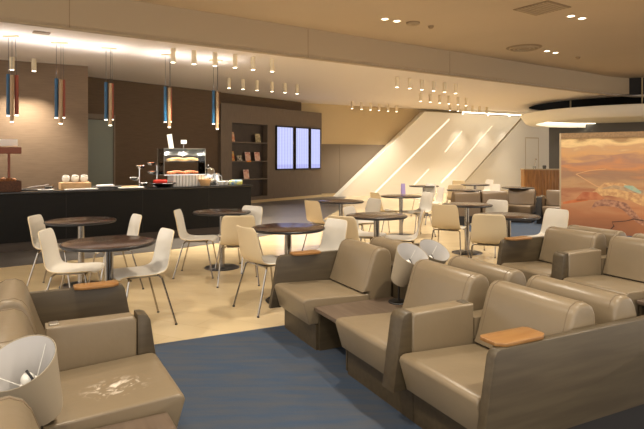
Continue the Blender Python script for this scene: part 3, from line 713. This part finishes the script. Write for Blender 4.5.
def make_chair():
    t = thing('shell_chair', '', 'chair')
    prof = [(0.215, 0.415, .36), (0.205, 0.437, .40), (0.17, 0.447, .42), (0.09, 0.445, .43), (0.0, 0.440, .43), (-0.09, 0.440, .42), (-0.15, 0.452, .41),
            (-0.19, 0.482, .40), (-0.212, 0.53, .39), (-0.226, 0.60, .38), (-0.24, 0.68, .375), (-0.256, 0.74, .365), (-0.268, 0.775, .34), (-0.274, 0.79, .29)]
    bm = B(); nx = 9; rows_ = []
    for i, (y, z, wd) in enumerate(prof):
        row = []
        for k in range(nx):
            u = -1 + 2 * k / (nx - 1)
            dz = 0.012 * u * u if i < 7 else 0
            dy = 0.03 * u * u if i >= 8 else 0.0
            if i == 7: dz, dy = 0.01 * u * u, 0.015 * u * u
            row.append(bm.verts.new((u * wd / 2, y + dy, z + dz)))
        rows_.append(row)
    for a, b in zip(rows_, rows_[1:]):
        for k in range(nx - 1): bm.faces.new([a[k], b[k], b[k + 1], a[k + 1]])
    for f in bm.faces: f.smooth = True
    bmesh.ops.recalc_face_normals(bm, faces=bm.faces)
    up = sum((f.normal.z for f in bm.faces)) > 0
    if not up: bmesh.ops.reverse_faces(bm, faces=bm.faces)
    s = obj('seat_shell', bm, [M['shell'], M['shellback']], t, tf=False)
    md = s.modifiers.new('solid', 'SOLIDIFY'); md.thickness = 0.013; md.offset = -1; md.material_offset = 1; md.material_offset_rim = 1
    sd = s.modifiers.new('sub', 'SUBSURF'); sd.levels = 1; sd.render_levels = 1
    for sx_ in (-1, 1):
        for (y0, y1, ty, tx) in ((0.13, 0.20, 0.215, 0.225), (-0.12, -0.17, -0.245, 0.225)):
            bm = B(); tube(bm, [(sx_ * 0.03, y0, 0.421), (sx_ * 0.165, y0, 0.421), (sx_ * 0.185, y0 + (ty - y0) * 0.12, 0.405), (sx_ * tx, ty, 0.004)], 0.0085, 8)
            lg = obj('leg', bm, M['chrome'], t)
            bm = B(); tube(bm, [(sx_ * tx, ty, 0.0), (sx_ * tx, ty, 0.012)], 0.012, 8); obj('leg_tip', bm, M['edge'], lg)
    bm = B(); box(bm, (-0.13, -0.13, 0.413), (0.13, 0.14, 0.425), 0.004, 1); obj('seat_plate', bm, M['brushed'], t)
    return t
chair = make_chair(); first = True
GRP = 'white shell chairs around the round tables'
chairs = [  # px, py of the seat centre, facing
    (75, 268, 8, 'white chair left of the nearest round table, facing right'),
    (139, 271.5, 216, 'white chair right of the nearest round table, facing left'),
    (58, 246.5, 5, 'white chair left of the second left table, before the counter'),
    (114, 247.5, 216, 'white chair partly hidden behind the nearest left table top'),
    (198, 238, 2, 'white chair facing right beside the table at the counter end'),
    (238, 243, 100, 'cream chair turned away from the camera, front of the counter-end table'),
    (240, 234, 236, 'white chair facing us at the right of the counter-end table'),
    (268, 260.5, 38, 'cream chair left of the screen-mirroring table, seen from behind its side'),
    (318, 255, 218, 'white chair right of the screen-mirroring table, behind the armchair back'),
    (324, 222, 40, 'cream chair in front of the brown screen wall, below the right screen'),
    (352, 244, 58, 'cream chair with its back to us just behind the sofa back'),
    (366, 234.5, -28, 'white chair turned to us, far-left side of the middle table'),
    (402, 238, 172, 'cream chair seen edge-on right of the middle table, above lamps'),
    (362, 221.5, 212, 'white chair right of the table by the taupe wall panel'),
    (386, 210.5, 25, 'cream chair left of the table with the lavender card'),
    (417, 211.5, 205, 'white chair right of the table with the lavender card'),
    (449, 227.5, 62, 'cream chair with its back to us left of the chrome-pedestal table'),
    (489, 241.5, 72, 'cream chair with its back to us, nearest the right sofa armrest'),
    (489, 224, 222, 'white chair facing us between the two right-hand tables'),
    (543, 238, 206, 'white chair on the right, in front of the desert painting'),
    (431, 203, 190, 'far cream chair left of the brown leather sofas'),
    (424, 198, 215, 'far white chair beside the small table below the light lines'),
    (455, 198.5, 80, 'far peach-lit chair left of the far table behind brown sofas'),
    (461, 192, 60, 'farthest chair, left of the farthest round table'),
    (483, 191.7, 200, 'farthest chair, right of the farthest round table'),
    (488, 198.6, 200, 'far chair right of the far table behind the brown sofas')]
for px, py, ang, lb in chairs:
    p_ = at(px, py, 0.445); p_.z = 0.0
    o = chair if first else dup(chair); first = False
    d = (p_ - OA).dot(SA)
    if d > 0 and px > 160: p_.z = 0.006
    if px in (543,): p_.z = 0.0
    o.location = p_; o.rotation_euler = (0, 0, R(ang - 90)); tag(o, lb, None, GRP)

# ================================================================== LOUNGE SEATING
SW = 0.60
def make_seat(leather, wood):
    t = thing('lounge_seat', '', 'armchair')
    e = 0.006
    bm = B(); box(bm, (0.002, 0.0, 0.0), (SW - 0.002, 0.68, 0.185)); obj('base', bm, wood, t)
    bm = B(); prism(bm, [(-0.05, 0.19), (-0.098, 0.35), (-0.092, 0.368), (-0.075, 0.378), (-0.05, 0.381), (0.40, 0.362), (0.46, 0.36), (0.46, 0.19)], e, SW - e, 0.011, 3); obj('seat_cushion', bm, leather, t, ang=40)
    bm = B(); prism(bm, [(0.41, 0.375), (0.432, 0.43), (0.488, 0.60), (0.507, 0.655), (0.529, 0.688), (0.565, 0.706), (0.615, 0.704), (0.65, 0.684), (0.668, 0.65), (0.675, 0.58), (0.676, 0.19), (0.466, 0.19), (0.466, 0.375)], e, SW - e, 0.02, 3)
    bk_ = obj('backrest', bm, leather, t, ang=40)
    for x in (0.045, SW - 0.045):
        bm = B(); tube(bm, [(x, 0.4375, 0.44), (x, 0.489, 0.60), (x, 0.508, 0.656), (x, 0.530, 0.689), (x, 0.565, 0.7065), (x, 0.615, 0.7045), (x, 0.65, 0.685), (x, 0.668, 0.65)], 0.003, 6)
        obj('piping', bm, M['seam'], bk_)
    return t
def make_arm(leather, wood, parent, x0):
    if x0 > 0: x0 -= 0.0
    bm = B(); prism(bm, [(0.0, 0.19), (0.0, 0.558), (0.02, 0.578), (0.36, 0.582), (0.43, 0.58), (0.43, 0.19)], x0 + 0.044, x0 + 0.156, 0.014, 3); a = obj('armrest', bm, leather, parent, ang=40)
    bm = B(); prism(bm, [(-0.125, 0.175), (-0.07, 0.55), (-0.055, 0.575), (-0.03, 0.586), (-0.002, 0.586), (-0.002, 0.175)], x0 + 0.042, x0 + 0.158, 0.01, 2); b_ = obj('armrest_front', bm, wood, parent, ang=40); b_['label'] = 'grey oak front of the armrest'
    bm = B(); box(bm, (x0 + 0.042, 0.0, 0.0), (x0 + 0.158, 0.66, 0.185)); obj('armrest_base', bm, wood, parent)
    bm = B(); box(bm, (x0 + 0.044, 0.432, 0.19), (x0 + 0.156, 0.66, 0.5)); obj('armrest_back', bm, leather, parent)
    bm = B(); box(bm, (x0 + 0.07, 0.37, 0.580), (x0 + 0.13, 0.415, 0.588), 0.003, 1); box(bm, (x0 + 0.086, 0.383, 0.588), (x0 + 0.114, 0.402, 0.590)); obj('power_socket', bm, M['brushed'], parent)['label'] = 'small metal socket plate on the armrest'
def frame(O, flip, x, z=0.006, depth=1.48):
    """location and z-rotation of a unit whose local x starts at distance x along the bank; flip: facing the other way"""
    a_, b_, an = (CA, CB, angC) if O is OC1 else (SA, SB, angS)
    if not flip: p = O + a_ * x; return Vector((p.x, p.y, z)), an
    p = O + a_ * x + b_ * depth; return Vector((p.x, p.y, z)), an + PI
seat_src = make_seat(M['leather'], M['wood']); seat_used = [False]
def put_seat(O, flip, x, lb, grp, arm=None, rot=None, depth=1.48, z=0.006, src=None):
    global seat_src
    s = src or seat_src
    if s is seat_src and not seat_used[0]: o = s; seat_used[0] = True
    else: o = dup(s)
    for c in list(o.children):
        if c.name.startswith('armrest') or c.name.startswith('power'): bpy.data.objects.remove(c)
    if rot is None: loc, rz = frame(O, flip, x + (SW if flip else 0), z, depth)
    else: loc, rz = O + Matrix.Rotation(rot, 3, 'Z') @ Vector((x, 0, 0)) + Vector((0, 0, z)), rot
    o.location = loc; o.rotation_euler = (0, 0, rz); tag(o, lb, None, grp)
    if arm is not None: make_arm(M['leather'] if src is None else M['leather_dark'], M['wood'], o, arm)
    return o
def end_panel(O, x, lb, y0, y1, trays, single=None, z=0.006):
    """wooden end wall across both rows; y0/y1 tell which sides have a front"""
    loc, rz = frame(O, False, x, z)
    t = thing('sofa_end_panel', lb, 'end panel', loc, rz, 'wooden end panels of the sofa banks')
    f = [(-0.125, 0.17), (-0.055, 0.565), (-0.04, 0.59), (-0.015, 0.60)] if y0 else [(0.75, 0.17), (0.75, 0.6)]
    b_ = [(1.495, 0.60), (1.52, 0.59), (1.535, 0.565), (1.605, 0.17)] if y1 else [(0.75, 0.6), (0.75, 0.17)]
    bm = B(); prism(bm, f + b_, 0.004, 0.056, 0.006, 2); obj('panel', bm, M['wood'], t, ang=40)
    bm = B(); box(bm, (0.01, 0.02 if y0 else 0.76, 0.0), (0.05, 1.46 if y1 else 0.74, 0.175)); obj('foot', bm, M['dark'], t)
    for xa, xb, ya, yb in trays:
        bm = B(); prism(bm, [(xa, ya + 0.02), (xa + 0.02, ya), (xb - 0.03, ya), (xb, ya + 0.04), (xb, yb - 0.04), (xb - 0.03, yb), (xa + 0.02, yb), (xa, yb - 0.02)], 0.6005, 0.618, 0.004, 2, axis='z')
        obj('tray', bm, M['oak'], t)['label'] = 'small orange oak tray on the panel top'
    return t
def side_table(O, flip, x, lb, depth=1.48):
    loc, rz = frame(O, flip, x + (0.44 if flip else 0), 0.006, depth)
    t = thing('side_table', lb, 'side table', loc, rz, 'low side tables between the lounge seats')
    bm = B(); box(bm, (0.003, -0.015, 0.292), (0.437, 0.66, 0.322), 0.003, 1); obj('top', bm, M['wood2'], t)
    for xa in (0.003, 0.419):
        bm = B(); box(bm, (xa, 0.02, 0.0), (xa + 0.018, 0.64, 0.292)); obj('side_panel', bm, M['wood'], t)
    bm = B(); box(bm, (0.021, 0.56, 0.0), (0.419, 0.575, 0.292)); obj('back_panel', bm, M['dark'], t)
    return t
def spine(O, xa, xb, lb, y0=0.69, y1=0.79):
    loc, rz = frame(O, False, 0)
    t = thing('sofa_spine', lb, 'sofa divider', loc, rz)
    bm = B(); box(bm, (xa, y0, 0.0), (xb, y1, 0.56), 0.004, 1); obj('board', bm, M['wood'], t)

OC1 = OCC - CB * 1.48
# bank A: the double row in the middle of the picture
A = ['armchair seat with oak end panel, at left end of the middle sofa row', 'lounge seat between the side table and the leather armrest, middle row',
     'lounge seat nearest the camera, before the big oak end panel']
g = 'lounge seats of the middle double row'
put_seat(OA, False, 0.06, A[0], g)
side_table(OA, False, 0.66, 'low grey oak side table in the middle row, front side, under the lamp')
put_seat(OA, False, 1.14, A[1], g)
put_seat(OA, False, 1.86, A[2], g, arm=-0.16)
g2 = 'lounge seats facing away behind the middle row'
put_seat(OA, True, 0.06, 'lounge seat facing away, only its back top shows behind the left armchair', g2)
side_table(OA, True, 0.66, 'low side table on the far side of the middle row, under second lamp')
put_seat(OA, True, 1.14, 'lounge seat facing away, back top right of the lamps', g2)
put_seat(OA, True, 1.86, 'lounge seat facing away, its rounded back beside the big oak end panel', g2)
end_panel(OA, 0.0, 'oak end panel with tray at the left end of the middle row', True, True, [(0.0, 0.13, 0.06, 0.32)])
end_panel(OA, 2.46, 'large oak end panel with tray at lower right, nearest the camera', True, True, [(-0.09, 0.05, -0.02, 0.28)])
spine(OA, 0.062, 2.458, 'oak board between the two backs of the middle double row')
# bank B: the double row on the right
g = 'lounge seats of the right-hand double row'
put_seat(OB, False, 0.06, 'lounge seat at left end of the right sofa row, before white chair', g)
put_seat(OB, False, 0.78, 'lounge seat at the right picture edge, right of the leather armrest', g, arm=-0.16)
side_table(OB, False, 1.39, 'low dark side table cut by the right picture edge')
g2 = 'lounge seats facing the desert painting'
put_seat(OB, True, 0.06, 'lounge seat facing the desert painting, left one, only back top visible', g2)
put_seat(OB, True, 0.78, 'lounge seat facing the desert painting, right one, only back top visible', g2, arm=SW - 0.04)
end_panel(OB, 0.0, 'oak end panel with tray at the left end of the right sofa row', True, True, [(0.0, 0.13, 0.0, 0.3)])
spine(OB, 0.062, 2.458, 'oak board between the two backs of the right double row')
# bank C: the row at the left edge facing right
g = 'lounge seats of the left row'
put_seat(OC1, True, 0.06, 'lounge seat at far end of left row, between end panel and armrest', g)
worn = put_seat(OC1, True, 0.78, 'lounge seat with white scratches on its cushion, left row', g, arm=SW - 0.04)
side_table(OC1, True, 1.385, 'low oak side table at the bottom left under the lamp')
put_seat(OC1, True, 1.86, 'nearest lounge seat of left row, only backrest in the bottom left corner', g)
end_panel(OC1, 0.0, 'dark oak end panel with tray at the far end of the left row', False, True, [(0.0, 0.13, 1.23, 1.49)])
spine(OC1, 0.062, 2.458, 'oak board behind the backs of the left row', 0.74, 0.79)
# scratched leather for the worn seat
m = M['leather'].copy(); m.name = 'scratched_leather'; nt = m.node_tree; b = nt.nodes['Principled BSDF']
tc = nd(nt, 'ShaderNodeTexCoord'); mp = nd(nt, 'ShaderNodeMapping'); mp.inputs['Location'].default_value = (-0.24 * 8, -0.16 * 6, 0); mp.inputs['Scale'].default_value = (8, 6, 0)
nt.links.new(tc.outputs['Object'], mp.inputs[0])
ln = nd(nt, 'ShaderNodeVectorMath', operation='LENGTH'); nt.links.new(mp.outputs[0], ln.inputs[0])
mr = nd(nt, 'ShaderNodeMapRange'); mr.inputs[1].default_value = 1.0; mr.inputs[2].default_value = 0.3; mr.inputs[3].default_value = 0; mr.inputs[4].default_value = 1; nt.links.new(ln.outputs['Value'], mr.inputs[0])
nz = nd(nt, 'ShaderNodeTexNoise'); nz.inputs['Scale'].default_value = 13; nz.inputs['Detail'].default_value = 7; nz.inputs['Distortion'].default_value = 2.0; nt.links.new(tc.outputs['Object'], nz.inputs[0])
m2 = nd(nt, 'ShaderNodeMapRange'); m2.inputs[1].default_value = 0.52; m2.inputs[2].default_value = 0.68; nt.links.new(nz.outputs[0], m2.inputs[0])
mu = nd(nt, 'ShaderNodeMath', operation='MULTIPLY'); nt.links.new(mr.outputs[0], mu.inputs[0]); nt.links.new(m2.outputs[0], mu.inputs[1])
mx = nd(nt, 'ShaderNodeMix', data_type='RGBA'); nt.links.new(mu.outputs[0], mx.inputs[0]); nt.links.new(b.inputs['Base Color'].links[0].from_socket, mx.inputs[6]); mx.inputs[7].default_value = lin((226, 214, 198)) + (1,)
nt.links.new(mx.outputs[2], b.inputs['Base Color'])
for c in worn.children:
    if c.name.startswith('seat_cushion'):
        c.data = c.data.copy(); c.data.materials.clear(); c.data.materials.append(m); c['label'] = 'seat cushion with whitish scratched patch'
# banks D and E: brown seats far back
dk = make_seat(M['leather_dark'], M['dark'])
gd = 'brown leather seats in the far lounge'
far = [((446, 479), 11.9, 8, True, 'far brown leather seat at the left, back turned to us'),]
def far_seat(x, y, rot, lb, arm=None, src=None):
    return put_seat(Vector((x, y, 0)), False, 0, lb, gd, arm=arm, rot=rot, src=dk)
used = False
fs = [(3.53, 11.4, 192, 'far brown leather seat at the left, its back turned to us', None),
      (4.20, 11.55, 192, 'far brown leather seat second from left, its back turned to us', None),
      (4.42, 12.3, -12, 'far brown leather seat in the middle, showing its seat and arm', None),
      (5.25, 12.5, -12, 'far brown leather seat next to the desk, showing its arm', None)]
fs = [(2.78, 11.33, 190, 0), (3.40, 11.44, 190, 0), (4.02, 12.0, -30, 1), (4.73, 11.59, -30, 1), (5.44, 11.18, -30, 1)]
fl = ['far brown leather seat with its back to us, left one', 'far brown leather seat with its back to us, right one',
      'far brown leather seat facing us, left of three', 'far brown leather seat facing us, middle of three', 'far brown leather seat facing us, nearest the wooden desk']
for i, (x, y, rot, arm) in enumerate(fs):
    src = dk
    if i == 0:
        o = dk
    else: o = dup(dk)
    if i < 2:
        # local origin is front-left; shift so that x,y marks the rear-left corner seen by us
        v = Matrix.Rotation(R(rot), 3, 'Z') @ Vector((-SW, -0.68, 0)); o.location = Vector((x, y, 0.006)) + v * 1.0
        o.location = Vector((x, y, 0.006)) - (Matrix.Rotation(R(rot), 3, 'Z') @ Vector((SW, 0.68, 0)))
    else: o.location = Vector((x, y, 0.006))
    o.rotation_euler = (0, 0, R(rot)); tag(o, fl[i], None, gd)
    if i >= 2: make_arm(M['leather_dark'], M['dark'], o, -0.16)

# reading lamps on the side tables
def make_lamp():
    t = thing('reading_lamp', '', 'lamp')
    bm = B(); lathe(bm, [(0, 0.012), (0.02, 0.014), (0.075, 0.010), (0.08, 0.004), (0.08, 0.0), (0, 0.0)], 32); obj('base', bm, M['edge'], t)
    bm = B(); tube(bm, [(0, 0, 0.01), (0.0, 0, 0.16), (0.012, 0, 0.22)], 0.008, 10); obj('stem', bm, M['edge'], t)
    T = Matrix.Translation((0.0, 0, 0.12)) @ Matrix.Rotation(R(1), 4, 'X')
    sh = bpy.data.objects.new('shade_tmp', None)
    bm = B(); lathe(bm, [(0.066, 0.015), (0.122, 0.28), (0.1235, 0.282), (0.125, 0.28), (0.069, 0.013)], 44); o = obj('lamp_shade', bm, M['shade'], t)
    bm = B(); lathe(bm, [(0.0, 0.018), (0.0655, 0.018), (0.1205, 0.279)], 44); i_ = obj('lining', bm, M['shade_in'], o); i_['label'] = 'pale lining inside the shade'
    bm = B(); lathe(bm, [(0, 0.145), (0.040, 0.145), (0.042, 0.155), (0.03, 0.172), (0, 0.172)], 24); obj('socket', bm, M['bulb'], o)
    for k in range(3):
        a_ = k * 2 * PI / 3 + 1.2; bm = B(); tube(bm, [(0.03 * math.cos(a_), 0.03 * math.sin(a_), 0.16), (0.113 * math.cos(a_), 0.113 * math.sin(a_), 0.25)], 0.0016, 5); obj('spoke', bm, M['bulb'], o)
    bm = B(); ball(bm, (0, 0, 0.19), 0.024, 1, 1, 1.0, 14); obj('bulb', bm, M['bulb'], o)
    bm = B(); tube(bm, [(-0.022, -0.034, 0.17), (0.02, -0.036, 0.18), (0.026, -0.01, 0.20), (0.0, 0.012, 0.22)], 0.005, 6); obj('wire', bm, M['edge'], o)
    bpy.data.objects.remove(sh)
    return t, o
lamp_src, shade_src = make_lamp()
def put_lamp(first, O, b_, a_, lb, lean, zb, oy=0.0, ox=0.0):
    o = lamp_src if first else dup(lamp_src)
    p = O + (CA if O is OC1 else SA) * a_ + (CB if O is OC1 else SB) * b_
    o.location = (p.x, p.y, 0.006 + 0.3225)
    sh = [c for c in o.children if c.name.startswith('lamp_shade')][0]
    d = Vector(lean).normalized(); sh.rotation_mode = 'QUATERNION'; sh.rotation_quaternion = Vector((0, 0, 1)).rotation_difference(d)
    sh.location = Vector((ox, oy, zb)); tag(o, lb, None, 'open-topped reading lamps')
put_lamp(True, OA, 0.615, 0.83, 'open-topped tilted lamp in the middle row, left one of the pair', (0.36, -0.55, 1), 0.155)
put_lamp(False, OA, 0.87, 0.76, 'open-topped tilted lamp behind, right one of the pair', (0.36, -0.55, 1), 0.155)
put_lamp(False, OC1, 0.97, 1.47, 'large open-topped lamp shade at the left picture edge', (-0.10, -0.55, 1), 0.125, 0.05, 0.035)

# ================================================================== MURAL PARTITION AND DESK
ma, mb = Vector((4.65, 10.5, 0)), Vector((7.9, 8.08, 0)); md_ = (mb - ma).normalized(); angM = math.atan2(md_.y, md_.x)
t = thing('painted_partition', 'free-standing partition with an orange desert landscape painting', 'painting', (ma.x, ma.y, 0), angM)
LM = (mb - ma).length
bm = B(); box(bm, (0, 0.0, 0.0), (LM, 0.12, 1.80)); obj('canvas', bm, M['mural'], t)
bm = B(); box(bm, (-0.0, -0.006, 1.80), (LM, 0.126, 1.90)); obj('top_trim', bm, mat('partition_trim', (140, 112, 78), 0.6, noise=0.3, nscale=30), t)
bm = B(); box(bm, (-0.03, -0.006, 0.0), (0.0, 0.126, 1.90)); obj('end_trim', bm, M['bulk'], t)
def mpt(px, py):
    r = (px - 322) / F; s = (r * ma.y - ma.x) / (md_.x - r * md_.y); d = ma.y + md_.y * s
    return (s, EYE + (HOR - py) * d / F)
def stroke(pts_, wd, m_, lb, off):
    bm = B(); P_ = [Vector(mpt(*p)) for p in pts_]; vs0 = []
    for i, p in enumerate(P_):
        d = (P_[min(i + 1, len(P_) - 1)] - P_[max(i - 1, 0)]).normalized(); n_ = Vector((-d.y, d.x)) * (wd[i] if isinstance(wd, list) else wd)
        vs0.append((bm.verts.new((p.x + n_.x, off, p.y + n_.y)), bm.verts.new((p.x - n_.x, off, p.y - n_.y))))
    for a, b2 in zip(vs0, vs0[1:]): bm.faces.new([a[0], b2[0], b2[1], a[1]])
    obj('painted_mark', bm, m_, t)['label'] = lb
pm = lambda n, c, c2=None, s=14: mat(n, c, 0.6, rgb2=c2, nscale=s)
stroke([(594, 195), (606, 189), (620, 190), (634, 195), (650, 200)], [0.06, 0.12, 0.14, 0.12, 0.15], pm('paint_sand', (214, 176, 122), (176, 130, 92)), 'sandy plain', -0.0012)
stroke([(602, 188.5), (614, 186.8), (626, 189), (640, 192), (650, 194)], [0.01, 0.03, 0.04, 0.04, 0.05], pm('paint_grey', (150, 128, 108), (190, 160, 122)), 'grey ridge', -0.0014)
stroke([(592, 208), (596, 204), (604, 202.5), (614, 203.5), (624, 206), (630, 212), (638, 220), (650, 226)], [0.01, 0.045, 0.065, 0.06, 0.07, 0.06, 0.05, 0.06], pm('paint_gorge', (128, 88, 74), (190, 142, 112), 16), 'dark brown gorge', -0.0016)
stroke([(606, 169), (590, 170.5), (576, 174)], 0.006, pm('paint_pale', (204, 158, 110)), 'pale line', -0.0018)
stroke([(576, 174), (586, 180), (596, 186), (603, 188)], 0.009, pm('paint_pale2', (202, 158, 112)), 'pale bent track', -0.0018)
stroke([(624, 186), (632, 188), (641, 193)], [0.012, 0.045, 0.02], pm('paint_turquoise', (140, 170, 158), (170, 178, 150)), 'pale turquoise lake', -0.002)
stroke([(610, 230), (614, 226), (612, 222), (626, 221), (634, 219), (650, 222)], [0.006, 0.012, 0.009, 0.007, 0.011, 0.009], pm('paint_river', (84, 56, 46)), 'dark winding river', -0.002)
stroke([(576, 200), (584, 196), (596, 196), (604, 199)], [0.02, 0.08, 0.07, 0.02], pm('paint_red', (168, 92, 60), (190, 124, 84), 8), 'red-brown rock', -0.0013)
stroke([(563, 203), (575, 201), (588, 200)], [0.02, 0.03, 0.01], pm('paint_red2', (196, 106, 58), (206, 126, 78), 6), 'orange rock', -0.0013)

dp = Vector((7.62, 20.2, 0))
t = thing('reception_desk', 'wooden tambour-front desk in front of the white wall at right', 'desk', dp, R(-4))
bm = B(); nf = 26
prof = []
for k in range(nf + 1):
    x = 1.55 * k / nf; y = 0.18 * ((x - 0.78) / 0.78) ** 2
    prof.append((x, y + (0.018 if k % 2 else 0)))
prism(bm, prof + [(1.55, 0.6), (0, 0.6)], 0.004, 0.97, axis='z'); obj('front', bm, M['deskwood'], t, ang=15)
bm = B(); prism(bm, [(-0.03, 0.15), (0.4, 0.0), (0.78, -0.04), (1.16, 0.0), (1.58, 0.15), (1.58, 0.62), (-0.03, 0.62)], 0.972, 1.01, axis='z'); obj('desk_top', bm, M['bulk'], t)
bm = B(); lathe(bm, [(0, 0), (0.06, 0), (0.07, 0.1), (0.06, 0.13), (0, 0.13)], 16); o = obj('dark_cup', bm, M['dgrey']); o.location = dp + Vector((0.78, 0.2, 1.011)); tag(o, 'small dark cup on the wooden desk', 'cup')
t = thing('desk_lamp', 'thin stemmed glass vase on the wooden desk, left of cup', 'vase', dp + Vector((0.42, 0.25, 1.011)), 0); t.name = 'glass_vase'
bm = B(); lathe(bm, [(0, 0), (0.05, 0), (0.055, 0.1), (0.05, 0.1), (0.045, 0.01), (0, 0.01)], 16); obj('vase', bm, M['glass'], t)
bm = B(); tube(bm, [(0, 0, 0.012), (0.02, 0, 0.2), (0.06, 0, 0.35)], 0.008, 6); ball(bm, (0.06, 0, 0.36), 0.03); obj('stem', bm, M['bulk'], t)
